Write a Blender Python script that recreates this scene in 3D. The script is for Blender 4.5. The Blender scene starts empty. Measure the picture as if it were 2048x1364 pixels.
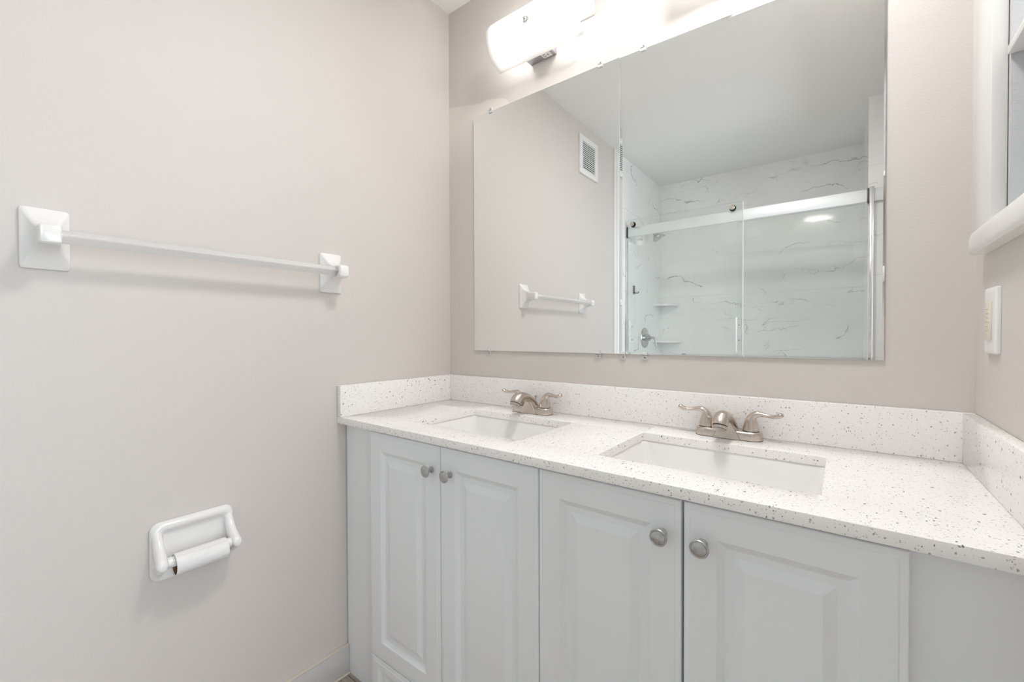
import bpy, bmesh, math
from mathutils import Vector, Matrix

# ------------------------------------------------------------------ camera, world, exposure
S = bpy.context.scene
COL = S.collection
W, H = 1.4865, 2.3964            # room width, ceiling height
ZC, ZT, DC = 0.8351, 0.02, 0.50  # counter top height, thickness, depth
XJ = 1.39                        # right-hand plane past the vanity nook (door, shower wall)
YT = -1.62                       # where the shower tile starts
YB = -2.57                       # shower back wall
YD = -1.82                       # shower door plane

cam_d = bpy.data.cameras.new('camera')
cam = bpy.data.objects.new('camera', cam_d)
COL.objects.link(cam)
yaw, pitch, roll = 0.65452, -0.01225, -0.00278
fw = Vector((-math.sin(yaw)*math.cos(pitch), math.cos(yaw)*math.cos(pitch), math.sin(pitch)))
rt = Vector((math.cos(yaw), math.sin(yaw), 0))
up = rt.cross(fw)
rt2 = rt*math.cos(roll) + up*math.sin(roll)
up2 = -rt*math.sin(roll) + up*math.cos(roll)
m = Matrix((rt2, up2, -fw)).transposed().to_4x4()
m.translation = Vector((1.27549, -1.24583, 1.09162))
cam.matrix_world = m
cam_d.sensor_width = 36.0
cam_d.lens = 861.165*36.0/2048.0
cam_d.clip_start = 0.01
S.camera = cam

w = bpy.data.worlds.new('world'); S.world = w; w.use_nodes = True
w.node_tree.nodes['Background'].inputs[0].default_value = (0.9, 0.95, 1.0, 1)
w.node_tree.nodes['Background'].inputs[1].default_value = 0.3
S.view_settings.view_transform = 'Standard'
S.view_settings.look = 'None'
S.view_settings.gamma = 1.0
S.view_settings.use_curve_mapping = False
S.view_settings.exposure = 0.03
S.cycles.max_bounces = 16
S.cycles.diffuse_bounces = 8
S.cycles.glossy_bounces = 8
S.cycles.transmission_bounces = 12
S.cycles.transparent_max_bounces = 16
S.cycles.caustics_reflective = True
BULB = 42.0
ADDED_LAMP = 71.0
# added area light standing for daylight from an unseen hall window
sk_d = bpy.data.lights.new('added_hall_daylight', 'AREA'); sk_d.shape = 'RECTANGLE'; sk_d.size = 2.3; sk_d.size_y = 2.0
sk_d.energy = 74; sk_d.color = (.84, .92, 1.0)
sk = bpy.data.objects.new('added_hall_daylight', sk_d); COL.objects.link(sk)
sk.matrix_world = Matrix(((0, 0, 1, 3.04), (1, 0, 0, -.55), (0, 1, 0, 1.25), (0, 0, 0, 1)))

# ------------------------------------------------------------------ materials
def mat(name, color=(.8, .8, .8), rough=.5, metal=0.0, spec=.5, **kw):
    mt = bpy.data.materials.new(name); mt.use_nodes = True
    b = mt.node_tree.nodes['Principled BSDF']
    b.inputs['Base Color'].default_value = (*color, 1)
    b.inputs['Roughness'].default_value = rough
    b.inputs['Metallic'].default_value = metal
    b.inputs['Specular IOR Level'].default_value = spec
    for k, v in kw.items():
        b.inputs[k.replace('_', ' ')].default_value = v
    return mt, mt.node_tree, b

def N(nt, typ, **kw):
    n = nt.nodes.new(typ)
    for k, v in kw.items(): setattr(n, k, v)
    return n

def objco(nt, scale=(1, 1, 1)):
    tc = N(nt, 'ShaderNodeTexCoord'); mp = N(nt, 'ShaderNodeMapping')
    mp.inputs['Scale'].default_value = scale
    nt.links.new(tc.outputs['Object'], mp.inputs['Vector'])
    return mp.outputs[0]

def bump(nt, b, height, strength, dist):
    bp = N(nt, 'ShaderNodeBump')
    bp.inputs['Strength'].default_value = strength; bp.inputs['Distance'].default_value = dist
    nt.links.new(height, bp.inputs['Height']); nt.links.new(bp.outputs[0], b.inputs['Normal'])

def paint(name, color, rough=.55, bs=.35, scale=260, sp=.4):
    mt, nt, b = mat(name, color, rough, spec=sp)
    v = objco(nt)
    n = N(nt, 'ShaderNodeTexNoise'); n.inputs['Scale'].default_value = scale; n.inputs['Detail'].default_value = 3
    nt.links.new(v, n.inputs['Vector'])
    n2 = N(nt, 'ShaderNodeTexNoise'); n2.inputs['Scale'].default_value = 3.0; n2.inputs['Detail'].default_value = 2
    nt.links.new(v, n2.inputs['Vector'])
    ad = N(nt, 'ShaderNodeMath', operation='MULTIPLY_ADD'); ad.inputs[1].default_value = 3.0
    nt.links.new(n2.outputs[0], ad.inputs[0]); nt.links.new(n.outputs[0], ad.inputs[2])
    bump(nt, b, ad.outputs[0], bs, .0012)
    return mt, nt, b

WALLC = (.648, .610, .580)
M = {}
M['wall'] = paint('wall_paint', WALLC)[0]
M['ceiling'] = paint('ceiling_paint', (.90, .90, .885), .7, .6, 180)[0]
M['trim'] = paint('trim_enamel', (.82, .82, .80), .25, .15, 60)[0]
M['cabinet'] = paint('cabinet_foil', (.87, .895, .925), .38, .04, 400)[0]
M['cream'] = mat('ivory_plastic', (.76, .70, .60), .35)[0]
M['plastic'] = mat('white_plastic', (.82, .82, .81), .28)[0]
M['porcelain'] = mat('porcelain', (.86, .855, .84), .08, spec=.6)[0]
M['ceramic'] = mat('glazed_ceramic', (.83, .82, .81), .10, spec=.6)[0]
M['dark'] = mat('dark_void', (.02, .02, .02), .6)[0]
M['black'] = mat('black_rubber', (.015, .015, .015), .4)[0]
M['chrome'] = mat('chrome', (.85, .86, .87), .12, 1)[0]
M['alu'] = mat('white_aluminium', (.86, .87, .88), .3, .2)[0]
M['cardboard'] = mat('cardboard', (.28, .17, .10), .8)[0]
M['screw'] = mat('screw_steel', (.30, .29, .28), .35, 1)[0]
M['caulk'] = mat('caulk', (.66, .60, .52), .5)[0]
M['mirror'] = mat('mirror_silver', (.925, .935, .925), .0, 1)[0]
M['mirror_edge'] = mat('mirror_glass_edge', (.62, .68, .65), .15, 0, .5)[0]
M['paper'] = paint('toilet_paper', (.84, .83, .83), .85, .8, 500, .1)[0]
M['clip'] = mat('clear_plastic', (.95, .95, .95), .12, 0, .6, Transmission_Weight=.35, IOR=1.45)[0]
M['barplastic'] = mat('frosted_acrylic', (.93, .93, .92), .22, 0, .5, Transmission_Weight=.55, IOR=1.3)[0]

# wall behind the vanity: same paint plus the old unpainted patch by the corner
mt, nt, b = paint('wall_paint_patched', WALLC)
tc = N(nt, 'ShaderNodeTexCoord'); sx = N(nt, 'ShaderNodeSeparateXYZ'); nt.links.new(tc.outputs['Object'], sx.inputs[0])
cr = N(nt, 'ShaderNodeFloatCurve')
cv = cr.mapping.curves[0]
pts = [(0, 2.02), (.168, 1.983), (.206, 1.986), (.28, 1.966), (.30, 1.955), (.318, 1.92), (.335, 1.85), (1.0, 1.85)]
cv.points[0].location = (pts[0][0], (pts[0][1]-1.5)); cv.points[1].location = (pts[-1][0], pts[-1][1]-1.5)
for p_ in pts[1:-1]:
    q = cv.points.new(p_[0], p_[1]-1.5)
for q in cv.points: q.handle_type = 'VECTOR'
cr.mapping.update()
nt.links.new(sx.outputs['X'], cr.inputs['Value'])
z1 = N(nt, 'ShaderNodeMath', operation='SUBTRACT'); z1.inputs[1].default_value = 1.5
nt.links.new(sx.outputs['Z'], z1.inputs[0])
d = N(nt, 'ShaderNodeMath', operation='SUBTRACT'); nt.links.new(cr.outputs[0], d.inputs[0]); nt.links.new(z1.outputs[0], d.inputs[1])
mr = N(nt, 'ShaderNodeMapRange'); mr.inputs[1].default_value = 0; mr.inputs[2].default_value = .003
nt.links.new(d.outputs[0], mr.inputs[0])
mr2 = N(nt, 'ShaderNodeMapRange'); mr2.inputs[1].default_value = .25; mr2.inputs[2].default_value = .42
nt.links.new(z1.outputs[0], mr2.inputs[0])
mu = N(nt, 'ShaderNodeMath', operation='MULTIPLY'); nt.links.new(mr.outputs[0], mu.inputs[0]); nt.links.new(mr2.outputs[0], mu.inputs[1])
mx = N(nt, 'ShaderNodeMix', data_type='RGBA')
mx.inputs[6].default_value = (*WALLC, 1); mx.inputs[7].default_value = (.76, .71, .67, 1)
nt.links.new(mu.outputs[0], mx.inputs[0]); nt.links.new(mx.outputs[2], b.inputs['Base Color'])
M['wall_back'] = mt

# brushed nickel
mt, nt, b = mat('brushed_nickel', (.62, .555, .50), .27, 1)
v = objco(nt, (1, 1, .06)); n = N(nt, 'ShaderNodeTexNoise'); n.inputs['Scale'].default_value = 900; nt.links.new(v, n.inputs['Vector'])
bump(nt, b, n.outputs[0], .12, .0005)
M['nickel'] = mt
M['satin'] = mat('satin_chrome', (.60, .61, .61), .25, 1)[0]
mt, nt, b = mat('antique_pewter', (.42, .41, .40), .36, 1)
v = objco(nt); n = N(nt, 'ShaderNodeTexNoise'); n.inputs['Scale'].default_value = 160; nt.links.new(v, n.inputs['Vector'])
cr = N(nt, 'ShaderNodeValToRGB'); cr.color_ramp.elements[0].color = (.44, .435, .43, 1); cr.color_ramp.elements[1].color = (.58, .57, .56, 1)
cr.color_ramp.elements[0].position = .3; cr.color_ramp.elements[1].position = .7
nt.links.new(n.outputs[0], cr.inputs[0]); nt.links.new(cr.outputs[0], b.inputs['Base Color'])
M['pewter'] = mt

# speckled quartz
mt, nt, b = mat('speckled_quartz', (.83, .81, .78), .16, spec=.5)
v = objco(nt)
nz = N(nt, 'ShaderNodeTexNoise'); nz.inputs['Scale'].default_value = 120; nt.links.new(v, nz.inputs['Vector'])
vm = N(nt, 'ShaderNodeVectorMath', operation='MULTIPLY_ADD'); vm.inputs[1].default_value = (.006, .006, .006)
nt.links.new(nz.outputs['Color'], vm.inputs[0]); nt.links.new(v, vm.inputs[2])
base = None
def specks(scale, frac, rad, col, prev, stretch=(1, 1, 1)):
    mp = N(nt, 'ShaderNodeMapping'); mp.inputs['Scale'].default_value = stretch
    mp.inputs['Location'].default_value = (scale*.013, scale*.07, scale*.031)
    nt.links.new(vm.outputs[0], mp.inputs[0])
    vo = N(nt, 'ShaderNodeTexVoronoi'); vo.inputs['Scale'].default_value = scale
    nt.links.new(mp.outputs[0], vo.inputs['Vector'])
    sp = N(nt, 'ShaderNodeSeparateColor'); nt.links.new(vo.outputs['Color'], sp.inputs[0])
    a = N(nt, 'ShaderNodeMath', operation='LESS_THAN'); a.inputs[1].default_value = frac; nt.links.new(sp.outputs[0], a.inputs[0])
    rr = N(nt, 'ShaderNodeMath', operation='MULTIPLY'); rr.inputs[1].default_value = rad; nt.links.new(sp.outputs[1], rr.inputs[0])
    c = N(nt, 'ShaderNodeMath', operation='LESS_THAN'); nt.links.new(vo.outputs['Distance'], c.inputs[0]); nt.links.new(rr.outputs[0], c.inputs[1])
    mm = N(nt, 'ShaderNodeMath', operation='MULTIPLY'); nt.links.new(a.outputs[0], mm.inputs[0]); nt.links.new(c.outputs[0], mm.inputs[1])
    x = N(nt, 'ShaderNodeMix', data_type='RGBA'); nt.links.new(mm.outputs[0], x.inputs[0])
    if prev is None: x.inputs[6].default_value = (.89, .875, .86, 1)
    else: nt.links.new(prev, x.inputs[6])
    x.inputs[7].default_value = (*col, 1)
    return x.outputs[2]
o = specks(330, .44, .40, (.60, .57, .53), None)
o = specks(260, .24, .42, (.42, .39, .36), o, (1, 1.3, .8))
o = specks(190, .10, .42, (.20, .185, .17), o, (1.3, .8, 1))
nt.links.new(o, b.inputs['Base Color'])
M['quartz'] = mt

# marble-look tile
def marble(name, base, vein, gloss, scale=1.0, joints=True, mul=1.0):
    mt, nt, b = mat(name, base, gloss, spec=.5)
    v = objco(nt)
    w1 = N(nt, 'ShaderNodeTexNoise'); w1.inputs['Scale'].default_value = 1.9*scale; w1.inputs['Detail'].default_value = 7; w1.inputs['Roughness'].default_value = .60
    nt.links.new(v, w1.inputs['Vector'])
    vm = N(nt, 'ShaderNodeVectorMath', operation='MULTIPLY_ADD'); vm.inputs[1].default_value = (.34, .34, .34)
    nt.links.new(w1.outputs['Color'], vm.inputs[0]); nt.links.new(v, vm.inputs[2])
    prev = None
    for k, (sc, wd, lo, st, rot) in enumerate(((1.7, .0050, .50, 1.0, (0, .70, 0)), (2.9, .0055, .53, .55, (.1, .55, .6)))):
        mp = N(nt, 'ShaderNodeMapping'); mp.inputs['Rotation'].default_value = rot; mp.inputs['Scale'].default_value = (.55, 1, 1.9); mp.inputs['Location'].default_value = (3.1+k*2.7, 1.3, .4)
        nt.links.new(vm.outputs[0], mp.inputs[0])
        n = N(nt, 'ShaderNodeTexNoise'); n.inputs['Scale'].default_value = sc*scale; n.inputs['Detail'].default_value = 2.5
        nt.links.new(mp.outputs[0], n.inputs['Vector'])
        s = N(nt, 'ShaderNodeMath', operation='SUBTRACT'); s.inputs[1].default_value = .5; nt.links.new(n.outputs[0], s.inputs[0])
        a = N(nt, 'ShaderNodeMath', operation='ABSOLUTE'); nt.links.new(s.outputs[0], a.inputs[0])
        r = N(nt, 'ShaderNodeMapRange'); r.inputs[1].default_value = 0; r.inputs[2].default_value = wd; r.inputs[3].default_value = 1; r.inputs[4].default_value = 0
        nt.links.new(a.outputs[0], r.inputs[0])
        n2 = N(nt, 'ShaderNodeTexNoise'); n2.inputs['Scale'].default_value = (3.6+k)*scale; n2.inputs['Detail'].default_value = 2; nt.links.new(mp.outputs[0], n2.inputs['Vector'])
        r2 = N(nt, 'ShaderNodeMapRange'); r2.inputs[1].default_value = lo-.02; r2.inputs[2].default_value = lo+.16; nt.links.new(n2.outputs[0], r2.inputs[0])
        mm = N(nt, 'ShaderNodeMath', operation='MULTIPLY'); nt.links.new(r.outputs[0], mm.inputs[0]); nt.links.new(r2.outputs[0], mm.inputs[1])
        m3 = N(nt, 'ShaderNodeMath', operation='MULTIPLY'); nt.links.new(mm.outputs[0], m3.inputs[0]); m3.inputs[1].default_value = mul*st
        if prev is None: prev = m3.outputs[0]
        else:
            mxx = N(nt, 'ShaderNodeMath', operation='MAXIMUM'); nt.links.new(prev, mxx.inputs[0]); nt.links.new(m3.outputs[0], mxx.inputs[1]); prev = mxx.outputs[0]
    x = N(nt, 'ShaderNodeMix', data_type='RGBA'); nt.links.new(prev, x.inputs[0])
    x.inputs[6].default_value = (*base, 1); x.inputs[7].default_value = (*vein, 1)
    # soft cloudiness
    x2 = N(nt, 'ShaderNodeMix', data_type='RGBA', blend_type='MULTIPLY'); x2.inputs[0].default_value = 1
    cr = N(nt, 'ShaderNodeValToRGB'); cr.color_ramp.elements[0].color = (.93, .935, .935, 1); cr.color_ramp.elements[0].position = .35; cr.color_ramp.elements[1].position = .6
    nt.links.new(w1.outputs[0], cr.inputs[0])
    nt.links.new(x.outputs[2], x2.inputs[6]); nt.links.new(cr.outputs[0], x2.inputs[7])
    out = x2.outputs[2]
    if joints:
        sz = N(nt, 'ShaderNodeSeparateXYZ'); nt.links.new(v, sz.inputs[0])
        ad = N(nt, 'ShaderNodeMath', operation='ADD'); ad.inputs[1].default_value = .38; nt.links.new(sz.outputs['Z'], ad.inputs[0])
        fm = N(nt, 'ShaderNodeMath', operation='WRAP'); fm.inputs[1].default_value = -.3; fm.inputs[2].default_value = .3; nt.links.new(ad.outputs[0], fm.inputs[0])
        ab = N(nt, 'ShaderNodeMath', operation='ABSOLUTE'); nt.links.new(fm.outputs[0], ab.inputs[0])
        lt = N(nt, 'ShaderNodeMath', operation='LESS_THAN'); lt.inputs[1].default_value = .0012; nt.links.new(ab.outputs[0], lt.inputs[0])
        x3 = N(nt, 'ShaderNodeMix', data_type='RGBA'); nt.links.new(lt.outputs[0], x3.inputs[0]); nt.links.new(out, x3.inputs[6]); x3.inputs[7].default_value = (.76, .75, .73, 1)
        out = x3.outputs[2]
    nt.links.new(out, b.inputs['Base Color'])
    nb = N(nt, 'ShaderNodeTexNoise'); nb.inputs['Scale'].default_value = 7; nt.links.new(v, nb.inputs['Vector'])
    bump(nt, b, nb.outputs[0], .05, .01)
    return mt
M['tile'] = marble('marble_tile', (.93, .93, .925), (.24, .25, .255), .045, mul=1.25)
M['base_marble'] = marble('baseboard_marble', (.62, .60, .585), (.33, .33, .33), .3, 3.0, False, .7)

# wood-look vinyl floor
mt, nt, b = mat('wood_vinyl', (.3, .24, .2), .45)
v = objco(nt, (1, 8, 1)); n = N(nt, 'ShaderNodeTexNoise'); n.inputs['Scale'].default_value = 9; n.inputs['Detail'].default_value = 6; nt.links.new(v, n.inputs['Vector'])
cr = N(nt, 'ShaderNodeValToRGB'); cr.color_ramp.elements[0].color = (.28, .23, .19, 1); cr.color_ramp.elements[1].color = (.52, .46, .40, 1)
cr.color_ramp.elements[0].position = .3; cr.color_ramp.elements[1].position = .75
nt.links.new(n.outputs[0], cr.inputs[0])
v2 = objco(nt); br = N(nt, 'ShaderNodeTexBrick'); br.inputs['Scale'].default_value = 1; br.inputs['Brick Width'].default_value = 1.2; br.inputs['Row Height'].default_value = .16
br.inputs['Mortar Size'].default_value = .002; br.inputs['Color1'].default_value = (1, 1, 1, 1); br.inputs['Color2'].default_value = (.85, .85, .85, 1); br.inputs['Mortar'].default_value = (.4, .4, .4, 1)
nt.links.new(v2, br.inputs['Vector'])
x = N(nt, 'ShaderNodeMix', data_type='RGBA', blend_type='MULTIPLY'); x.inputs[0].default_value = 1
nt.links.new(cr.outputs[0], x.inputs[6]); nt.links.new(br.outputs['Color'], x.inputs[7]); nt.links.new(x.outputs[2], b.inputs['Base Color'])
M['floor'] = mt

# shower glass: thin, slightly green, lets light through
mt = bpy.data.materials.new('clear_shower_glass'); mt.use_nodes = True; nt = mt.node_tree
nt.nodes.remove(nt.nodes['Principled BSDF']); out = nt.nodes['Material Output']
tr = N(nt, 'ShaderNodeBsdfTransparent'); tr.inputs[0].default_value = (.985, .997, .993, 1)
gl = N(nt, 'ShaderNodeBsdfGlossy'); gl.inputs['Roughness'].default_value = .0
fr = N(nt, 'ShaderNodeFresnel'); fr.inputs[0].default_value = 1.45
mxs = N(nt, 'ShaderNodeMixShader')
geo = N(nt, 'ShaderNodeNewGeometry'); ib = N(nt, 'ShaderNodeMath', operation='SUBTRACT'); ib.inputs[0].default_value = 1.7; 
bfm = N(nt, 'ShaderNodeMath', operation='MULTIPLY'); bfm.inputs[1].default_value = 1.7; nt.links.new(geo.outputs['Backfacing'], bfm.inputs[0]); nt.links.new(bfm.outputs[0], ib.inputs[1])
ff = N(nt, 'ShaderNodeMath', operation='MULTIPLY', use_clamp=True); nt.links.new(fr.outputs[0], ff.inputs[0]); nt.links.new(ib.outputs[0], ff.inputs[1])
nt.links.new(ff.outputs[0], mxs.inputs[0]); nt.links.new(tr.outputs[0], mxs.inputs[1]); nt.links.new(gl.outputs[0], mxs.inputs[2]); nt.links.new(mxs.outputs[0], out.inputs[0])
M['glass'] = mt
mt, nt, b = mat('glass_edge', (.55, .68, .64), .2, 0, .5)
M['glass_edge'] = mt

# frosted lamp glass
mt = bpy.data.materials.new('frosted_lamp_glass'); mt.use_nodes = True; nt = mt.node_tree
nt.nodes.remove(nt.nodes['Principled BSDF']); out = nt.nodes['Material Output']
tl = N(nt, 'ShaderNodeBsdfTranslucent'); tl.inputs[0].default_value = (.93, .92, .90, 1)
df = N(nt, 'ShaderNodeBsdfDiffuse'); df.inputs[0].default_value = (.88, .88, .86, 1)
m1 = N(nt, 'ShaderNodeMixShader'); m1.inputs[0].default_value = .40
nt.links.new(tl.outputs[0], m1.inputs[1]); nt.links.new(df.outputs[0], m1.inputs[2]); nt.links.new(m1.outputs[0], out.inputs[0])
M['frost'] = mt

def emis(name, color, strength):
    mt = bpy.data.materials.new(name); mt.use_nodes = True; nt = mt.node_tree
    nt.nodes.remove(nt.nodes['Principled BSDF'])
    e = N(nt, 'ShaderNodeEmission'); e.inputs[0].default_value = (*color, 1); e.inputs[1].default_value = strength
    nt.links.new(e.outputs[0], nt.nodes['Material Output'].inputs[0])
    return mt
M['added_lamp'] = emis('added_lamp_glow', (1.0, .985, .98), ADDED_LAMP)  # glow of the added, unseen ceiling lamp
M['bulb'] = emis('lit_bulb', (1.0, .99, .985), BULB)

# ------------------------------------------------------------------ mesh helpers
def box(bm, x0, x1, y0, y1, z0, z1, bev=0, seg=2):
    t = bmesh.new()
    vs = [t.verts.new((x, y, z)) for x in (x0, x1) for y in (y0, y1) for z in (z0, z1)]
    for f in ((0, 1, 3, 2), (4, 6, 7, 5), (0, 4, 5, 1), (2, 3, 7, 6), (0, 2, 6, 4), (1, 5, 7, 3)):
        t.faces.new([vs[i] for i in f])
    bmesh.ops.recalc_face_normals(t, faces=t.faces)
    if bev: bmesh.ops.bevel(t, geom=t.edges[:], offset=bev, segments=seg, profile=.5, affect='EDGES')
    merge(bm, t)

def merge(bm, t):
    me = bpy.data.meshes.new('tmp'); t.to_mesh(me); t.free(); bm.from_mesh(me); bpy.data.meshes.remove(me)

def loft(bm, secs, cap=True, closed=True):
    t = bmesh.new()
    rings = [[t.verts.new(p) for p in s] for s in secs]
    n = len(rings[0])
    for a, b_ in zip(rings, rings[1:]):
        for i in range(n if closed else n-1):
            j = (i+1) % n
            t.faces.new((a[i], a[j], b_[j], b_[i]))
    if cap and closed:
        t.faces.new(rings[0][::-1]); t.faces.new(rings[-1])
    bmesh.ops.recalc_face_normals(t, faces=t.faces)
    merge(bm, t)

def rrect(cx, cy, hx, hy, r, seg=5):
    r = min(r, hx*.999, hy*.999); out = []
    for k, (sx_, sy_) in enumerate(((1, 1), (-1, 1), (-1, -1), (1, -1))):
        for i in range(seg+1):
            a = math.pi/2*(k + i/seg)
            out.append((cx + sx_*(hx-r) + r*math.cos(a), cy + sy_*(hy-r) + r*math.sin(a)))
    return out

def lathe(bm, prof, axis='z', at=(0, 0, 0), seg=32, cap=True):
    secs = []
    for r, h in prof:
        s = []
        for i in range(seg):
            a = 2*math.pi*i/seg; c, d_ = r*math.cos(a), r*math.sin(a)
            p = {'z': (c, d_, h), 'y': (c, h, d_), 'x': (h, c, d_)}[axis]
            s.append((p[0]+at[0], p[1]+at[1], p[2]+at[2]))
        secs.append(s)
    loft(bm, secs, cap)

def tube(bm, path, seg=20, side=Vector((0, 1, 0)), cap=True):
    """path: (point, ra along side, rb across)"""
    pts_ = [Vector(p[0]) for p in path]; secs = []
    for i, p in enumerate(path):
        a = pts_[max(0, i-1)]; c = pts_[min(len(pts_)-1, i+1)]
        t = (c-a).normalized()
        s = (side - t*side.dot(t)).normalized(); u = t.cross(s)
        secs.append([tuple(pts_[i] + s*p[1]*math.cos(2*math.pi*k/seg) + u*p[2]*math.sin(2*math.pi*k/seg)) for k in range(seg)])
    loft(bm, secs, cap)

def smooth_path(path, n=4):
    """Catmull-Rom through (point, ra, rb)"""
    P = [(*p[0], p[1], p[2]) for p in path]
    P = [P[0]] + P + [P[-1]]; out = []
    for i in range(1, len(P)-2):
        for k in range(n):
            t = k/n; q = []
            for a, b_, c, d_ in zip(P[i-1], P[i], P[i+1], P[i+2]):
                q.append(.5*((2*b_) + (-a+c)*t + (2*a-5*b_+4*c-d_)*t*t + (-a+3*b_-3*c+d_)*t**3))
            out.append((tuple(q[:3]), q[3], q[4]))
    q = P[-2]; out.append((tuple(q[:3]), q[3], q[4]))
    return out

def obj(name, bm, m, parent=None, smooth=True, angle=35):
    me = bpy.data.meshes.new(name)
    bm.to_mesh(me); bm.free()
    ms = m if isinstance(m, (list, tuple)) else [m]
    for q in ms: me.materials.append(q)
    if smooth:
        me.polygons.foreach_set('use_smooth', [True]*len(me.polygons))
        me.set_sharp_from_angle(angle=math.radians(angle))
    o = bpy.data.objects.new(name, me); COL.objects.link(o)
    if parent is not None:
        o.parent = parent
        o.matrix_parent_inverse = Matrix.Identity(4)
    return o

def thing(name, label, cat, loc=(0, 0, 0), group=None):
    o = bpy.data.objects.new(name, None); COL.objects.link(o); o.location = loc; o.empty_display_size = .05
    o['label'] = label; o['category'] = cat
    if group: o['group'] = group
    return o

def struct(name, bm, m, label=None):
    o = obj(name, bm, m); o['kind'] = 'structure'
    if label: o['label'] = label
    return o

def dup(root, loc, label):
    def cp(o, par):
        c = o.copy(); COL.objects.link(c)
        if par: c.parent = par
        for ch in o.children: cp(ch, c)
        return c
    r = cp(root, None); r.location = loc; r['label'] = label
    return r

B = bmesh.new

# ------------------------------------------------------------------ room shell
bm = B(); box(bm, -.1, W+.13, YB-.1, .1, -.1, 0); struct('floor', bm, M['floor'])
bm = B(); box(bm, -.1, W+.13, YB-.1, .1, H, H+.1); struct('ceiling', bm, M['ceiling'])
bm = B(); box(bm, -.1, W+.13, 0, .1, 0, H); struct('wall_back', bm, M['wall_back'])
bm = B(); box(bm, -.1, 0, YT, 0, 0, H); struct('wall_left', bm, M['wall'])
# right wall with the opening for the recessed cabinet (niche y -.205..-.62, z 1.275..2.05) and the jog towards the door
NY0, NY1, NZ0, NZ1 = -.62, -.205, 1.279, 2.05
YS = -1.85                       # end face of the shower's right-hand wall
DY0, DY1, DZ = -1.68, -.84, 2.03
bm = B()
box(bm, W, W+.13, NY1, 0, 0, H)
box(bm, W, W+.13, DY1, NY0, 0, H)
box(bm, W, W+.13, NY0, NY1, 0, NZ0)
box(bm, W, W+.13, NY0, NY1, NZ1, H)
box(bm, W, W+.13, YS, DY0, 0, H)
box(bm, W, W+.13, DY0, DY1, DZ, H)
struct('wall_right', bm, M['wall'])
bm = B(); box(bm, -.1, 0, YB, YT, 0, H); struct('wall_shower_left', bm, M['tile'])
bm = B(); box(bm, XJ-.006, W+.13, YB, YS, 0, H); struct('wall_shower_right', bm, M['tile'])
bm = B(); box(bm, -.1, W+.13, YB-.1, YB, 0, H); struct('wall_front', bm, M['tile'])
bm = B(); box(bm, 0, .012, YT-.02, YT+.025, 0, H, .003); struct('trim_1', bm, M['trim'])
# open doorway behind the camera, with its lining, and the hall beyond, lit by the added area light
bm = B(); box(bm, W-.006, W+.132, DY1-.018, DY1, 0, DZ, .002); box(bm, W-.006, W+.132, DY0, DY0+.018, 0, DZ, .002); box(bm, W-.006, W+.132, DY0+.018, DY1-.018, DZ-.018, DZ, .002)
struct('trim_4', bm, M['trim'])
HX, HY0, HY1 = 3.0, -2.9, 1.0
bm = B(); box(bm, W+.13, HX+.1, HY0-.1, HY1+.1, -.1, 0); struct('floor_hall', bm, M['floor'])
bm = B(); box(bm, W+.13, HX+.1, HY0-.1, HY1+.1, H, H+.1); struct('ceiling_hall', bm, M['ceiling'])
bm = B(); box(bm, W+.13, HX, HY1, HY1+.1, 0, H); struct('wall_hall_left', bm, M['wall'])
bm = B(); box(bm, W+.13, HX, HY0-.1, HY0, 0, H); struct('wall_hall_right', bm, M['wall'])
WY0, WY1, WZ0, WZ1 = -1.7, 0.6, .25, 2.25
bm = B(); box(bm, HX, HX+.1, HY0, WY0, 0, H); box(bm, HX, HX+.1, WY1, HY1, 0, H); box(bm, HX, HX+.1, WY0, WY1, 0, WZ0); box(bm, HX, HX+.1, WY0, WY1, WZ1, H)
struct('wall_hall_far', bm, M['wall'])
# baseboard
bm = B(); box(bm, 0, .012, YT, -.470, .0, .0905, .001)
struct('baseboard_left', bm, M['base_marble'])
bm = B(); box(bm, 0, .0135, YT+.03, -.470, .0905, .0945, .0012); struct('trim_2', bm, M['caulk'])
bm = B(); box(bm, .012, .018, YT+.03, -.470, 0, .006, .0015); struct('trim_3', bm, M['caulk'])

# ------------------------------------------------------------------ vanity cabinet
YF, YDR = -.469, -.489
XD = [.158, .4605, .7635, 1.0600, 1.3485]
van = thing('vanity_cabinet', 'long white vanity cabinet with four raised-panel doors under the speckled countertop', 'cabinet', (0, 0, 0))
bm = B()
x0, x1, zt = .004, W-.002, ZC-ZT
def fr_box(a, b_, z0, z1): box(bm, a, b_, YF, YF+.018, z0, z1)
fr_box(x0, .175, 0, zt); fr_box(1.330, x1, 0, zt); fr_box(.745, .780, .13, zt-.04)
fr_box(.175, 1.330, zt-.04, zt); fr_box(.175, 1.330, 0, .16)
box(bm, x0, x0+.016, YF+.018, -.004, 0, zt); box(bm, x1-.016, x1, YF+.018, -.004, 0, zt)
box(bm, x0+.016, x1-.016, YF+.018, -.004, .10, .116)
box(bm, x0+.016, x1-.016, -.010, -.004, .116, zt)
bmesh.ops.remove_doubles(bm, verts=bm.verts, dist=1e-5)
obj('body', bm, M['cabinet'], van)

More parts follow.
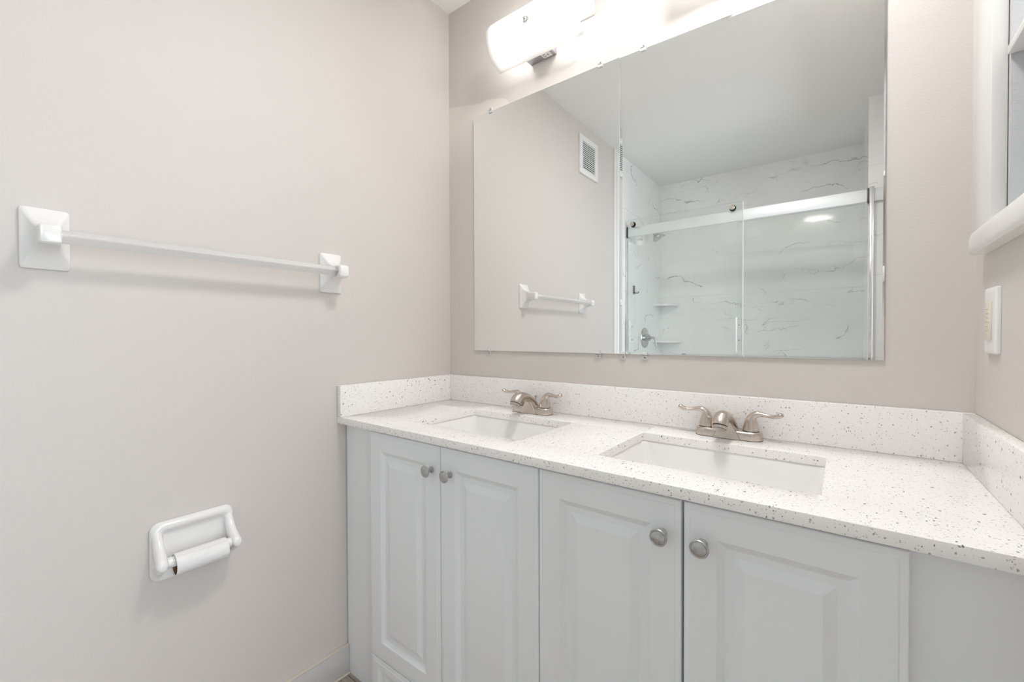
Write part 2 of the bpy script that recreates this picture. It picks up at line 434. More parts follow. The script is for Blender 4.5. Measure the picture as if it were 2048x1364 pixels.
def door_bm(xa, xb, za, zb, stile=.052):
    """routed raised-panel door, back at y=YF, face at y=YDR"""
    t = bmesh.new()
    def ring(dx, y): return [(xa+dx, y, za+dx), (xb-dx, y, za+dx), (xb-dx, y, zb-dx), (xa+dx, y, zb-dx)]
    s = stile
    prof = [(0, YF), (0, YDR+.0035), (.0012, YDR+.0018), (.0035, YDR+.0013), (.0095, YDR+.0010), (.0115, YDR), (s, YDR), (s+.011, YDR+.0075), (s+.0125, YDR+.0080),
            (s+.024, YDR+.0080), (s+.0255, YDR+.0074), (s+.040, YDR+.0012), (s+.042, YDR+.0010)]
    rings = [[t.verts.new(p) for p in ring(*q)] for q in prof]
    for a, c in zip(rings, rings[1:]):
        for i in range(4): t.faces.new((a[i], a[(i+1) % 4], c[(i+1) % 4], c[i]))
    t.faces.new(rings[0][::-1]); t.faces.new(rings[-1])
    bmesh.ops.recalc_face_normals(t, faces=t.faces)
    return t
knobx = [.4300, .4985, 1.0265, 1.0925]
G = .0012
for i in range(4):
    g0 = G if i != 3 else .0022; g1 = G if i != 2 else .0022
    dd = obj('door', door_bm(XD[i]+g0, XD[i+1]-g1, .1415, .8085), M['cabinet'], van, smooth=True, angle=12)
    kb = B()
    lathe(kb, [(.0001, 0), (.0085, 0), (.0085, -.002), (.0055, -.004), (.005, -.014), (.0060, -.0180), (.0120, -.0205), (.0150, -.0215), (.0152, -.0232),
               (.0142, -.0245), (.0128, -.0245), (.0120, -.0238), (.0115, -.0245), (.006, -.0262), (.0001, -.0266)], 'y', (knobx[i], YDR, .7445), 40)
    obj('knob', kb, M['pewter'], dd)
for xa, xb in ((XD[0], XD[2]), (XD[2], XD[4])):
    obj('base_panel', door_bm(xa+G, xb-G, .004, .1385, .030), M['cabinet'], van, angle=12)

# ------------------------------------------------------------------ countertop with sink cut-outs, splashes
SX = [(.2545, .6480), (.8585, 1.2500)]; SY = (-.4010, -.1330)
ct = thing('countertop', 'white speckled quartz countertop running wall to wall over the vanity', 'countertop', (0, 0, 0))
t = B()
ys = [-DC, SY[0], SY[1], -.001]
xs = [.001, SX[0][0], SX[0][1], SX[1][0], SX[1][1], W-.001]
gv = {}
def gvt(i, j, z):
    if (i, j, z) not in gv: gv[(i, j, z)] = t.verts.new((xs[i], ys[j], z))
    return gv[(i, j, z)]
zb_, zt_ = ZC-ZT, ZC
cells = [(i, j) for i in range(5) for j in range(3) if not (j == 1 and i in (1, 3))]
for i, j in cells:
    t.faces.new([gvt(i, j, zt_), gvt(i+1, j, zt_), gvt(i+1, j+1, zt_), gvt(i, j+1, zt_)])
    t.faces.new([gvt(i, j+1, zb_), gvt(i+1, j+1, zb_), gvt(i+1, j, zb_), gvt(i, j, zb_)])
    for (di, dj, a, c) in ((0, -1, (i, j), (i+1, j)), (1, 0, (i+1, j), (i+1, j+1)), (0, 1, (i+1, j+1), (i, j+1)), (-1, 0, (i, j+1), (i, j))):
        if (i+di, j+dj) not in cells:
            t.faces.new([gvt(*a, zb_), gvt(*c, zb_), gvt(*c, zt_), gvt(*a, zt_)])
bmesh.ops.recalc_face_normals(t, faces=t.faces)
# round vertical corners of the cut-outs, then ease the top arrises
ve = [e for e in t.edges if abs(e.verts[0].co.x-e.verts[1].co.x) < 1e-6 and abs(e.verts[0].co.y-e.verts[1].co.y) < 1e-6
      and SY[0]-.001 < e.verts[0].co.y < SY[1]+.001 and .01 < e.verts[0].co.x < W-.01]
bmesh.ops.bevel(t, geom=ve, offset=.007, segments=4, profile=.5, affect='EDGES')
te = [e for e in t.edges if len(e.link_faces) == 2 and e.calc_face_angle(0) > 1.2 and min(e.verts[0].co.z, e.verts[1].co.z) > zt_-1e-4]
bmesh.ops.bevel(t, geom=te, offset=.0012, segments=2, profile=.5, affect='EDGES')
obj('worktop', t, M['quartz'], ct)
SPL = ['speckled quartz backsplash strip under the mirrors behind both faucets', 'short speckled quartz side splash against the left wall', 'speckled quartz side splash against the right wall under the switch']
def splash(name, bm):
    o = obj(name, bm, M['quartz']); o['label'] = SPL.pop(0); o['category'] = 'backsplash'
bm = B(); box(bm, .001, W-.001, -.020, -.001, ZC, ZC+.100, .0015); splash('backsplash', bm)
bm = B(); box(bm, .001, .020, -DC, -.020, ZC, ZC+.100, .0015); splash('side_splash', bm)
bm = B(); box(bm, W-.020, W-.001, -DC, -.020, ZC, ZC+.100, .0015); splash('side_splash', bm)

# ------------------------------------------------------------------ sinks
def sink(xa, xb, label):
    cx, cy = (xa+xb)/2, (SY[0]+SY[1])/2
    hx, hy = (xb-xa)/2, (SY[1]-SY[0])/2
    s = thing('undermount_sink', label, 'sink', (cx, cy, ZC-ZT-.135), 'white rectangular undermount sinks')
    zb0 = 0; zr = .135 - .0005
    def R_(h1, h2, r, z): return [(x_, y_, z) for x_, y_ in rrect(0, 0, h1, h2, r, 6)]
    secs = [R_(hx+.018, hy+.018, .03, zr-.008), R_(hx+.018, hy+.018, .03, zr), R_(hx+.003, hy+.003, .014, zr), R_(hx+.001, hy+.001, .016, zr-.004),
            R_(hx-.006, hy-.004, .022, zr-.03), R_(hx-.024, hy-.016, .035, zr-.095), R_(hx-.034, hy-.026, .04, zr-.108), R_(hx-.055, hy-.045, .04, zr-.116),
            R_(.03, .03, .029, zr-.1195), R_(.022, .022, .021, zr-.1225),
            R_(.022, .022, .021, zr-.1245), R_(.05, .05, .03, zr-.1245), R_(hx-.025, hy-.018, .04, zr-.120), R_(hx-.004, hy-.002, .03, zr-.03), R_(hx+.004, hy+.004, .02, zr-.008)]
    b_ = B(); loft(b_, secs+[secs[0]], cap=False); bmesh.ops.remove_doubles(b_, verts=b_.verts, dist=1e-6); obj('basin', b_, M['porcelain'], s, angle=50)
    b_ = B(); lathe(b_, [(.0001, zr-.1222), (.0205, zr-.1222), (.0215, zr-.1200), (.020, zr-.1185), (.016, zr-.1185), (.0155, zr-.1205), (.012, zr-.1175), (.004, zr-.1165), (.0001, zr-.1165)]); obj('drain', b_, M['nickel'], s)
    return s
sink(*SX[0], 'white rectangular sink cut into the counter nearest the left wall')
sink(*SX[1], 'white rectangular sink in the right half of the counter')

# ------------------------------------------------------------------ faucets
def faucet(loc, label):
    f = thing('centerset_faucet', label, 'faucet', loc, 'brushed nickel two-handle faucets')
    b_ = B()
    def ST(k, z, dz=0): return [(x_, y_, z) for x_, y_ in rrect(0, 0, .077*k[0], .0255*k[1], .0254*k[1], 8)]
    loft(b_, [ST((1, 1), 0), ST((1, 1), .0012)])
    fm = obj('base_gasket', b_, M['black'], f)
    b_ = B()
    loft(b_, [ST((.99, .98), .0012), ST((.99, .98), .012), ST((.982, .955), .0165), ST((.965, .90), .0195), ST((.93, .80), .0212), ST((.90, .70), .0216)])
    obj('base_plate', b_, M['nickel'], f)
    # spout with triangular apron
    b_ = B()
    def RR(hx, y0, y1, z, r=.004): return [(x_, y_, z) for x_, y_ in rrect(0, (y0+y1)/2, hx, (y1-y0)/2, r, 4)]
    loft(b_, [RR(.0315, -.0290, .018, .0012), RR(.0290, -.0285, .018, .007), RR(.0215, -.0275, .014, .022), RR(.0140, -.0285, .008, .034), RR(.0085, -.0300, -.004, .045)])
    path = [((0, .008, .012), .026, .015), ((0, .004, .026), .0215, .0145), ((0, -.010, .042), .0180, .0130), ((0, -.032, .0545), .0168, .0130),
            ((0, -.058, .0605), .0172, .0142), ((0, -.0785, .0580), .0180, .0165), ((0, -.0895, .0495), .0178, .0172), ((0, -.0940, .0430), .0172, .0168)]
    tube(b_, smooth_path(path, 5), 28, Vector((1, 0, 0)))
    sp = obj('spout', b_, M['nickel'], f, angle=40)
    dv = Vector((0, -.0040, -.0070)).normalized()
    p0 = Vector((0, -.0940, .0430))
    b_ = B(); tube(b_, [(tuple(p0-dv*.001), .0160, .0157), (tuple(p0+dv*.0022), .0160, .0157)], 28, Vector((1, 0, 0))); obj('seal_ring', b_, M['black'], sp)
    b_ = B(); tube(b_, [(tuple(p0+dv*.0021), .0166, .0162), (tuple(p0+dv*.0085), .0158, .0154), (tuple(p0+dv*.0092), .0145, .0142), (tuple(p0+dv*.0080), .0125, .012)], 28, Vector((1, 0, 0))); obj('aerator', b_, M['nickel'], sp)
    # handles
    for sgn in (-1, 1):
        hx = sgn*.0508
        b_ = B(); lathe(b_, [(.0001, .0214), (.0185, .0214), (.0185, .0225), (.0178, .0232), (.0001, .0232)], 'z', (hx, 0, 0)); obj('handle_seal', b_, M['black'], f)
        b_ = B()
        P = [((0, 0, .0232), .0172, .0172), ((0, 0, .030), .0166, .0166), ((0, 0, .040), .0150, .0145), ((.0008, 0, .050), .0128, .0118), ((.0050, 0, .0585), .0108, .0088),
             ((.0125, 0, .0635), .0092, .0062), ((.022, 0, .0645), .0075, .0044), ((.034, -.002, .0630), .0064, .0036), ((.046, -.005, .0618), .0066, .0036), ((.057, -.008, .0640), .0076, .0042), ((.0645, -.0095, .0685), .0070, .0046), ((.067, -.010, .0705), .0035, .0025)]
        P = [((hx+sgn*p[0][0], p[0][1], p[0][2]), p[1]*(1.12 if i_ > 4 else 1.02), p[2]*(1.3 if i_ > 4 else 1.06)) for i_, p in enumerate(P)]
        tube(b_, smooth_path(P, 4), 24, Vector((0, 1, 0)))
        obj('handle', b_, M['nickel'], f, angle=50)
    b_ = B(); lathe(b_, [(.0001, .018), (.0022, .018), (.0022, .046), (.0018, .047), (.0045, .0525), (.0045, .0545), (.0001, .055)], 'z', (.0, .020, 0), 16); obj('lift_rod', b_, M['nickel'], f)
    return f
faucet((.4555, -.067, ZC), 'brushed nickel two-handle faucet behind the sink nearest the left wall')
faucet((1.0480, -.054, ZC), 'brushed nickel two-handle faucet behind the right-hand sink')

# ------------------------------------------------------------------ mirrors (two plates on the wall)
MG = 'clip-mounted wall mirrors'
SEAM = .7380
def mirror(xa, xb, z0, z1l, z1r, bev, label):
    t = thing('wall_mirror', label, 'mirror', (xa, 0, z0), MG)
    b_ = B()
    wdt = xb-xa; TH = -.0060; D_ = .0005
    def poly(i, y):  # inset outline
        l, r_, bt = bev[0]*i, bev[1]*i, bev[2]*i; tp = bev[3]*i
        return [(l, y, bt), (wdt-r_, y, bt), (wdt-r_, y, z1r-z0-tp), (l, y, z1l-z0-tp)]
    v_ = [[b_.verts.new(p) for p in poly(*q)] for q in ((0, -.0008), (0, TH+D_), (1, TH))]
    fb = b_.faces.new(v_[0][::-1]); fb.material_index = 1
    for i in range(4):
        f_ = b_.faces.new((v_[0][i], v_[0][(i+1) % 4], v_[1][(i+1) % 4], v_[1][i])); f_.material_index = 1
        f_ = b_.faces.new((v_[1][i], v_[1][(i+1) % 4], v_[2][(i+1) % 4], v_[2][i])); f_.material_index = 0
    b_.faces.new(v_[2]).material_index = 0
    bmesh.ops.recalc_face_normals(b_, faces=b_.faces)
    obj('glass_plate', b_, [M['mirror'], M['mirror_edge']], t, smooth=False)
    return t
ml = mirror(.1399, SEAM-.0008, 1.0355, 1.9325, 1.9325, (.0003, .0003, .0003, .0003), 'left frameless wall mirror reflecting the towel bar and air vent')
mrr = mirror(SEAM, 1.3475, 1.0355, 1.9300, 1.9140, (.0078, .0030, .0055, .0055), 'right wide frameless wall mirror reflecting the glass shower')
def clip(par, ox, oz, x_, z_, top):
    b_ = B(); s = 1 if top else -1
    x_ -= ox; z_ -= oz
    box(b_, x_-.008, x_+.008, -.0045, -.0004, z_, z_+s*.016, .001) if top else box(b_, x_-.008, x_+.008, -.0045, -.0004, z_-.016, z_, .001)
    za, zb = sorted((z_-s*.007, z_+s*.004))
    box(b_, x_-.008, x_+.008, -.0100, -.0072, za, zb, .0008)
    za, zb = sorted((z_+s*.0008, z_+s*.0045))
    box(b_, x_-.008, x_+.008, -.0100, -.0020, za, zb, .0006)
    c = obj('mirror_clip', b_, M['clip'], par)
    b_ = B(); lathe(b_, [(.0001, -.0066), (.0015, -.0064), (.0023, -.0054), (.0023, -.0044), (.0001, -.0044)], 'y', (x_, 0, z_+s*.0095), 16); obj('screw', b_, M['screw'], c)
for x_, tp in ((.2256, 1), (.6735, 1), (.2142, 0), (.6650, 0)): clip(ml, .1399, 1.0355, x_, 1.9325 if tp else 1.0355, tp)
for x_, tp in ((.8100, 1), (.7480, 0), (.8146, 0)): clip(mrr, SEAM, 1.0355, x_, 1.9280 if tp else 1.0355, tp)

# ------------------------------------------------------------------ vanity lights
def vanity_light(cx, label):
    L = thing('vanity_light', label, 'light fixture', (cx, 0, 2.078), 'frosted glass vanity lights above the mirrors')
    b_ = B(); box(b_, -.180, .180, -.030, -.0005, .022, .062, .004); obj('backplate', b_, M['alu'], L)
    # bulbs on short sockets
    for x_ in (-.095, .095):
        b_ = B(); lathe(b_, [(.016, -.0300), (.016, -.050), (.012, -.054), (.0001, -.054)], 'y', (x_, 0, .030), 20); so = obj('socket', b_, M['alu'], L)
        b_ = B(); lathe(b_, [(.0001, -.0955), (.010, -.094), (.0175, -.087), (.020, -.077), (.017, -.066), (.011, -.0545), (.0001, -.0542)], 'y', (x_, 0, .030), 20); obj('bulb', b_, M['bulb'], so)
    # curved frosted shade, open at top, bottom and both ends
    prof = []
    for a, y_, z_ in ((0, -.050, -.060), (0, -.064, -.0545), (0, -.082, -.0455), (0, -.098, -.034), (0, -.111, -.0195), (0, -.1195, -.003), (0, -.1240, .014), (0, -.1255, .032),
                      (0, -.1240, .048), (0, -.119, .062), (0, -.108, .077)):
        prof.append((y_, z_))
    hw = .1700
    # corners at the ends are softly rounded
    def wid(i):
        n_ = len(prof)-1; k = min(i, n_-i); return hw - (.006, .0015, 0, 0, 0, 0, 0)[min(k, 6)]
    b_ = B(); nx = 16; th = .004
    outer = [[b_.verts.new((wid(i)*(2*k/nx-1), y_, z_)) for k in range(nx+1)] for i, (y_, z_) in enumerate(prof)]
    for a_, c_ in zip(outer, outer[1:]):
        for k in range(nx): b_.faces.new((a_[k], a_[k+1], c_[k+1], c_[k]))
    bmesh.ops.recalc_face_normals(b_, faces=b_.faces)
    if b_.faces[0].normal.y > 0: bmesh.ops.reverse_faces(b_, faces=b_.faces)
    sh = obj('shade', b_, M['frost'], L, angle=60)
    so_ = sh.modifiers.new('thickness', 'SOLIDIFY'); so_.thickness = th; so_.offset = -1
    b_ = B(); lathe(b_, [(.0001, -.1255), (.0100, -.1256), (.0105, -.1275), (.0085, -.1285), (.0065, -.129), (.0065, -.134), (.0045, -.1365), (.0001, -.137)], 'y', (0, 0, .015), 24); obj('finial', b_, M['chrome'], L)
    b_ = B(); tube(b_, [((0, -.03, .03), .003, .003), ((0, -.124, .015), .003, .003)], 10, Vector((1, 0, 0))); obj('finial_rod', b_, M['chrome'], L)
    # outlet box below the shade
    b_ = B(); box(b_, -.066, .038, -.040, -.0005, -.045, .0215, .0015); ob = obj('outlet_box', b_, mat('grey_metal', (.45, .45, .47), .35, .7)[0], L)
    b_ = B(); box(b_, -.006, .026, -.036, -.009, -.0475, -.0452, .001); ol = obj('outlet', b_, M['plastic'], ob)
    b_ = B()
    box(b_, .000, .007, -.0285, -.0265, -.0479, -.0474); box(b_, .000, .007, -.0185, -.0165, -.0479, -.0474)
    lathe(b_, [(.0001, -.0479), (.0024, -.0479), (.0024, -.0474), (.0001, -.0474)], 'z', (.016, -.0225, 0), 12)
    obj('outlet_slots', b_, M['black'], ol)
    return L
V1 = vanity_light(.4745, 'lit frosted glass vanity light over the left mirror, outlet box beneath')
dup(V1, (1.075, 0, 2.078), 'second frosted glass vanity light, farther right above the right mirror')

# added ceiling lamp, unseen above the frame, brightens counter and right side
cl = thing('added_ceiling_lamp', 'added round frosted flush ceiling lamp over the vanity, out of view', 'light fixture', (1.06, -.545, H))
b_ = B(); lathe(b_, [(.0001, -.0005), (.140, -.0005), (.140, -.018), (.134, -.02), (.0001, -.02)]); obj('added_lamp_base', b_, M['alu'], cl)
b_ = B(); lathe(b_, [(.130, -.0202), (.130, -.0215), (.120, -.0235), (.0001, -.0245)], seg=40); obj('added_lamp_dome', b_, M['added_lamp'], cl)

# ------------------------------------------------------------------ towel bar
tb = thing('towel_bar', 'white ceramic towel bar with clear rod on the left wall', 'towel bar', (0, -.8245, 1.288))
def post(yc):
    b_ = B()
    secs = []
    for x_, hy, hz, r in ((.0003, .0350, .0605, .004), (.0050, .0352, .0607, .006), (.0075, .0345, .0600, .007), (.0095, .0322, .0565, .007), (.0130, .0290, .0500, .007), (.019, .0245, .0400, .007),
                          (.027, .0205, .0300, .006), (.036, .0180, .0235, .006), (.047, .0165, .0198, .006), (.060, .0160, .0188, .006), (.076, .0160, .0186, .006), (.0815, .0152, .0178, .006), (.0840, .0130, .0155, .006)):
        secs.append([(x_, yc+p[0], p[1]) for p in rrect(0, 0, hy, hz, r, 5)])
    loft(b_, secs)
    return obj('post', b_, M['ceramic'], tb, angle=40)
post(-.3040); post(.3040)
b_ = B()
def dia(y_, r): return [(.062+r*math.cos(a), y_, r*math.sin(a)) for a in [math.pi/2*k for k in range(4)]]
t_ = B(); loft(t_, [dia(-.2905, .0142), dia(.2905, .0142)]); bmesh.ops.bevel(t_, geom=[e for e in t_.edges if abs(e.verts[0].co.y-e.verts[1].co.y) > .1], offset=.0012, segments=2, affect='EDGES'); merge(b_, t_)
obj('rod', b_, M['barplastic'], tb)
for yy in (-.2880, .2880):
    b_ = B(); loft(b_, [dia(yy-.0006, .0153), dia(yy+.0006, .0153)]); obj('socket_rim', b_, M['screw'] if yy > 0 else M['ceramic'], tb)

# ------------------------------------------------------------------ toilet paper holder
tp = thing('toilet_paper_holder', 'white ceramic toilet paper holder low on the left wall', 'paper holder', (0, -.886, .586))
b_ = B()
HY, HZ = .086, .0695
secs = []
for inset, x_, r in ((0, .0003, .020), (-.0005, .007, .020), (.002, .013, .020), (.006, .0175, .018), (.011, .0190, .016), (.0165, .0175, .014), (.021, .0135, .013), (.0245, .0095, .012), (.030, .0070, .012), (.05, .006, .01)):
    secs.append([(x_, p[0], p[1]) for p in rrect(0, 0, HY-inset, HZ-inset, r, 6)])
loft(b_, secs)
for sd_ in (-1, 1):
    P = [((.004, sd_*.0735, .058), .0085, .009), ((.011, sd_*.0735, .040), .0100, .012), ((.020, sd_*.0735, .022), .0108, .015), ((.033, sd_*.0738, .005), .0115, .0170), ((.048, sd_*.0745, -.007), .0120, .0165), ((.059, sd_*.0750, -.013), .0120, .0145), ((.066, sd_*.0750, -.016), .0105, .0110), ((.0700, sd_*.0750, -.0165), .0060, .0065)]
    tube(b_, smooth_path(P, 5), 24, Vector((0, 1, 0)))
    P = [((.004, sd_*.0735, -.052), .0085, .009), ((.012, sd_*.0735, -.045), .0095, .013), ((.026, sd_*.0738, -.033), .0108, .015), ((.042, sd_*.0745, -.023), .0115, .0150), ((.054, sd_*.0750, -.018), .0110, .0120)]
    tube(b_, smooth_path(P, 5), 24, Vector((0, 1, 0)))
hb = obj('ceramic_body', b_, M['ceramic'], tp, angle=180)
rm = hb.modifiers.new('fuse', 'REMESH'); rm.mode = 'VOXEL'; rm.voxel_size = .0016; rm.use_smooth_shade = True
sm_ = hb.modifiers.new('soften', 'SMOOTH'); sm_.iterations = 14; sm_.factor = .6
b_ = B()
n_ = 60
ring_ = lambda y_, k: [(.052+(.0118 - (k if (i % 6) < 3 else 0))*math.cos(2*math.pi*i/n_), y_, -.014+(.0118-(k if (i % 6) < 3 else 0))*math.sin(2*math.pi*i/n_)) for i in range(n_)]
loft(b_, [ring_(-.064, 0), ring_(-.056, 0), ring_(-.0555, .0022), ring_(.0555, .0022), ring_(.056, 0), ring_(.064, 0)])
obj('spring_roller', b_, M['plastic'], tp, angle=30)
rl = thing('toilet_paper_roll', 'nearly empty toilet paper roll hanging on the ceramic holder', 'toilet paper roll', (.052, -.886, .586-.014-.0088))
def ringtube(bm_, y0, y1, ro, ri, seg=48, wob=0):
    f_ = lambda y_, r: [((r*(1+wob*math.sin(3*2*math.pi*i/seg+y_*40)))*math.cos(2*math.pi*i/seg), y_, (r*(1+wob*math.sin(3*2*math.pi*i/seg+y_*40)))*math.sin(2*math.pi*i/seg)) for i in range(seg)]
    s_ = [f_(y0, ri), f_(y0, ro), f_((y0*2+y1)/3, ro), f_((y0+2*y1)/3, ro), f_(y1, ro), f_(y1, ri)]
    loft(bm_, s_+[s_[0]], cap=False)
    bmesh.ops.remove_doubles(bm_, verts=bm_.verts, dist=1e-6)
b_ = B(); ringtube(b_, -.0500, .0540, .0216, .0206); obj('cardboard_core', b_, M['cardboard'], rl)
b_ = B(); ringtube(b_, -.0510, .0545, .0236, .0217, wob=.012)
# loose end of the sheet
secs = []
for a in range(60, 200, 12):
    an = math.radians(a); r_ = .0239 + .0012*(a-60)/140
    secs.append([((r_)*math.cos(an), y_, r_*math.sin(an)) for y_ in (-.0505, .054)] + [((r_+.0006)*math.cos(an), y_, (r_+.0006)*math.sin(an)) for y_ in (.054, -.0505)])
loft(b_, secs)
obj('paper', b_, M['paper'], rl)
rl['label'] = 'nearly empty toilet paper roll hanging on the ceramic holder'

# ------------------------------------------------------------------ recessed cabinet on the right wall
mc = thing('recessed_wall_shelf', 'white framed recessed shelf cabinet in the right wall', 'cabinet', (W, -.41, NZ0))
X0, oy, oz = 0, -.41, NZ0
b_ = B()
xd = .115
def lb(x0, x1, y0, y1, z0, z1, bv=0): box(b_, x0, x1, y0-oy, y1-oy, z0-oz, z1-oz, bv)
lb(xd, xd+.006, NY0+.001, NY1-.001, NZ0+.001, NZ1-.001)
lb(.0, xd, NY1-.007, NY1-.001, NZ0+.001, NZ1-.001)
lb(.0, xd, NY0+.001, NY0+.007, NZ0+.001, NZ1-.001)
lb(.0, xd, NY0+.007, NY1-.007, NZ0+.001, NZ0+.007); lb(.0, xd, NY0+.007, NY1-.007, NZ1-.007, NZ1-.001)
obj('cabinet_box', b_, paint('cabinet_interior', (.62, .63, .645), .6, .5, 220)[0], mc)
b_ = B()
lb(-.0200, -.0005, NY1+.001, -.0760, 1.262, 2.11, .003)
lb(-.0200, -.0005, -.75, NY0-.001, 1.262, 2.11, .003)
lb(-.0195, -.0005, NY0-.001, NY1+.001, NZ1+.001, 2.105, .002)
obj('face_frame', b_, M['trim'], mc)
b_ = B()
sec = [(-.0004, 1.2400), (-.0200, 1.2400), (-.0228, 1.2425), (-.0240, 1.2480), (-.0243, 1.2560), (-.0240, 1.2640), (-.0230, 1.2720), (-.0212, 1.2780), (-.0202, 1.2800), (-.0004, 1.2800)]
def sprof(y_, k=1, dz=0): return [(x_*k, y_-oy, (z_-1.26)*(.75+.25*k)+1.26-oz) for x_, z_ in sec]
loft(b_, [sprof(-.0755, .85), sprof(-.0775, .96), sprof(-.0810, 1), sprof(-.745, 1), sprof(-.750, .9)])
obj('sill', b_, M['trim'], mc, angle=40)
b_ = B(); lb(-.004, xd-.001, NY0+.008, NY1-.008, 1.538, 1.552, .0015); obj('shelf', b_, M['trim'], mc)

# ------------------------------------------------------------------ switch on the right wall
sw = thing('light_switch', 'white wall switch plate with cream rocker above the right side splash', 'switch', (W, -.1385, 1.1155))
b_ = B(); secs = []
for inset, x_ in ((0, -.0003), (0, -.0045), (.0012, -.0062), (.003, -.0068), (.010, -.0070)):
    secs.append([(x_, p[0], p[1]) for p in rrect(0, 0, .0360-inset, .0578-inset, .003, 4)])
loft(b_, secs); obj('cover_plate', b_, M['plastic'], sw)
b_ = B(); box(b_, -.0098, -.0068, -.0165, .0165, -.0335, .0335, .001); rk = obj('rocker', b_, M['cream'], sw)
b_ = B()
for k in range(6):
    z_ = -.018+k*.0075
    box(b_, -.0102, -.0097, -.009+(k % 2)*.004, .005+(k % 3)*.002, z_, z_+.0012)
obj('marks', b_, mat('faded_print', (.55, .42, .33), .6)[0], rk)

# ------------------------------------------------------------------ air vent on the left wall (seen in the mirror)
vt = thing('air_vent', 'square white louvred air vent high on the left wall, seen in the mirror', 'vent', (0, -1.2150, 2.200))
b_ = B()
a_ = .120; hz_ = .118
for (y0, y1, z0, z1) in ((-a_, a_, .085, hz_), (-a_, a_, -hz_, -.085), (-a_, -.083, -.085, .085), (.083, a_, -.085, .085)):
    box(b_, .0003, .012, y0, y1, z0, z1, .002)
obj('frame', b_, M['plastic'], vt)
b_ = B(); box(b_, .0003, .002, -.084, .084, -.086, .086); obj('dark_backing', b_, M['dark'], vt)
b_ = B()
for k in range(14):
    z_ = -.085+(k+.5)*.17/14
    t_ = B(); box(t_, .0050, .0090, -.0835, .0835, z_-.0026, z_+.0026); merge(b_, t_)
obj('louvres', b_, M['plastic'], vt)

# ------------------------------------------------------------------ shower
ZR = 1.853
sd = thing('sliding_shower_door', 'frameless sliding glass shower door on a white rail, seen in the mirror', 'shower door', (0, YD, .46))
def sdb(x0, x1, y0, y1, z0, z1, bv=0): box(b_, x0, x1, y0-YD, y1-YD, z0-.46, z1-.46, bv)
b_ = B(); sdb(.002, W-.003, YD-.022, YD-.004, ZR-.034, ZR+.034, .002); obj('rail', b_, M['alu'], sd)
for x0_, x1_ in ((.007, .012), (1.3800, 1.3850)):
    b_ = B(); sdb(x0_, x1_, YD-.022, YD+.004, ZR-.042, ZR+.038, .001); obj('rail_bracket', b_, M['black'], sd)
def pane(name, x0, x1, y, z0, z1, er=True):
    global b_
    b_ = B(); sdb(x0, x1, y-.004, y+.004, z0, z1); 
    for f_ in b_.faces:
        n = f_.normal
        f_.material_index = 0 if abs(n.y) > .9 else 1
    return obj(name, b_, [M['glass'], M['glass_edge']], sd, smooth=False)
g1 = pane('glass_panel', .022, .772, YD+.012, .47, 1.935)
g2 = pane('glass_panel', .735, XJ-.022, YD-.034, .47, ZR-.036)
for x_ in (.056, .716):
    b_ = B(); lathe(b_, [(.0001, -.010), (.0155, -.010), (.0155, -.0170), (.0135, -.0185), (.0001, -.0185)][::-1], 'y', (x_, .0, 1.902-.46), 28)
    for v_ in b_.verts: v_.co.y = -v_.co.y + .0155
    rr_ = obj('roller_cap', b_, M['nickel'], sd)
    b_ = B(); lathe(b_, [(.0001, .007), (.0200, .007), (.0200, .0), (.0001, .0)], 'y', (x_, .0005, 1.902-.46), 28); obj('roller_ring', b_, M['black'], rr_)
for x_ in (.040, .742):
    b_ = B(); sdb(x_-.004, x_+.004, YD+.017, YD+.034, .98, 1.205, .001); hh = obj('pull_handle', b_, M['alu'], g1)
    for z_ in (1.155, 1.06):
        b_ = B(); lathe(b_, [(.0001, .0165), (.004, .0165), (.004, .0185), (.0001, .0187)], 'y', (x_+.014, 0, z_-.46), 12); obj('screw', b_, M['screw'], hh)
for x0_, x1_, yy0, yy1 in ((.0015, .012, YD-.012, YD+.010), (1.3880, 1.4080, YD-.004, YD+.020)):
    b_ = B(); sdb(x0_, x1_, yy0, yy1, .47, ZR+.040 if x0_ > 1 else ZR-.044, .003); obj('wall_jamb', b_, M['chrome'], sd)
b_ = B(); sdb(.014, XJ-.030, YD-.042, YD+.020, .461, .469, .001); obj('bottom_track', b_, M['alu'], sd)
b_ = B(); sdb(.7735, .7790, YD+.008, YD+.016, .47, 1.935); obj('edge_seal', b_, M['clip'], g1)

tubo = thing('bathtub', 'white bathtub with flat apron behind the sliding glass door', 'bathtub', ((XJ-.006)/2, (YB+YT)/2-.02, 0))
b_ = B()
lx, ly = (XJ-.010)/2, .405
def TR(hx, hy, r, z, dy=0): return [(x_, y_+dy, z) for x_, y_ in rrect(0, 0, hx, hy, r, 6)]
cyo = (YB+.003+ly) - ((YB+YT)/2-.02)
loft(b_, [TR(lx, ly, .01, .001, cyo), TR(lx, ly, .012, .44, cyo), TR(lx-.004, ly-.004, .014, .455, cyo), TR(lx-.05, ly-.05, .1, .458, cyo), TR(lx-.075, ly-.075, .12, .44, cyo), TR(lx-.13, ly-.12, .14, .12, cyo), TR(lx-.2, ly-.18, .14, .09, cyo)])
obj('tub_shell', b_, M['porcelain'], tubo, angle=40)

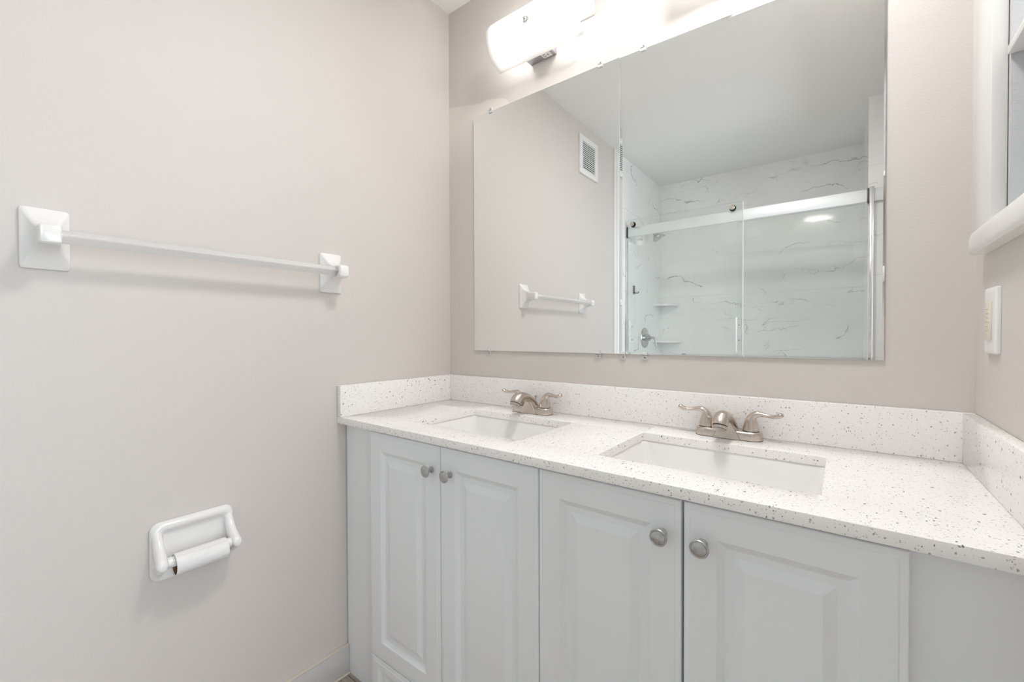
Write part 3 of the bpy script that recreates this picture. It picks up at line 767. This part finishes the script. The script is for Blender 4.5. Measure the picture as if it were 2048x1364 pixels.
# shower valve
sv = thing('shower_valve', 'round nickel shower valve with lever on the shower side wall', 'faucet', (0, -2.195, 1.072))
b_ = B(); lathe(b_, [(.0001, .0005), (.082, .0005), (.082, .004), (.078, .008), (.045, .011), (.030, .013), (.026, .035), (.022, .050), (.0001, .052)], 'x'); obj('escutcheon', b_, M['satin'], sv)
b_ = B(); tube(b_, smooth_path([((.045, 0, 0), .010, .010), ((.066, 0, 0), .0095, .0095), ((.082, 0, -.004), .009, .009), ((.088, 0, -.02), .006, .007), ((.092, 0, -.045), .005, .006), ((.097, 0, -.075), .006, .007)], 4), 16, Vector((0, 1, 0))); obj('lever', b_, M['satin'], sv)
# shower head
hd = thing('wall_shower', 'nickel shower head on a bent arm on the shower side wall', 'shower', (0, -2.195, 1.955))
b_ = B(); lathe(b_, [(.0001, .0005), (.028, .0005), (.026, .006), (.012, .012), (.0001, .012)], 'x'); obj('flange', b_, M['satin'], hd)
b_ = B(); tube(b_, smooth_path([((.004, 0, 0), .0085, .0085), ((.035, 0, -.004), .0085, .0085), ((.062, 0, -.022), .0085, .0085), ((.078, 0, -.043), .0085, .0085)], 5), 16, Vector((0, 1, 0))); obj('arm', b_, M['satin'], hd)
b_ = B(); tube(b_, smooth_path([((.076, 0, -.040), .010, .010), ((.083, 0, -.052), .015, .015), ((.090, 0, -.064), .020, .020), ((.103, 0, -.083), .037, .037), ((.108, 0, -.090), .041, .041), ((.111, 0, -.094), .038, .038)], 3), 28, Vector((0, 1, 0))); obj('spray_head', b_, M['satin'], hd)
# corner shelves
for z_, s_, lab in ((1.352, .165, 'upper marble corner shelf in the shower, above the valve'), (1.040, .185, 'lower marble corner shelf in the shower, level with the valve')):
    b_ = B()
    pl = [(0.0005, YB+.0005)] + [(.0005+s_*math.sin(a)*1.0, YB+.0005+s_*math.cos(a)) for a in [math.pi/2*k/10 for k in range(11)]]
    loft(b_, [[(x_, y_, z_-.010) for x_, y_ in pl], [(x_, y_, z_+.008) for x_, y_ in pl]])
    o_ = obj('corner_shelf', b_, M['tile']); o_['label'] = lab; o_['category'] = 'shelf'; o_['group'] = 'marble corner shelves in the shower'
# robe hook
hk = thing('wall_hook', 'small dark metal hook on the shower side wall', 'hook', (0, -1.968, 1.440))
b_ = B(); box(b_, .0005, .005, -.018, .018, -.030, .034, .001); obj('hook_plate', b_, M['screw'], hk)
b_ = B(); tube(b_, smooth_path([((.004, 0, -.015), .004, .004), ((.018, 0, -.024), .004, .004), ((.034, 0, -.024), .004, .004), ((.040, 0, -.012), .0045, .0045)], 4), 12, Vector((0, 1, 0))); obj('hook_arm', b_, M['screw'], hk)
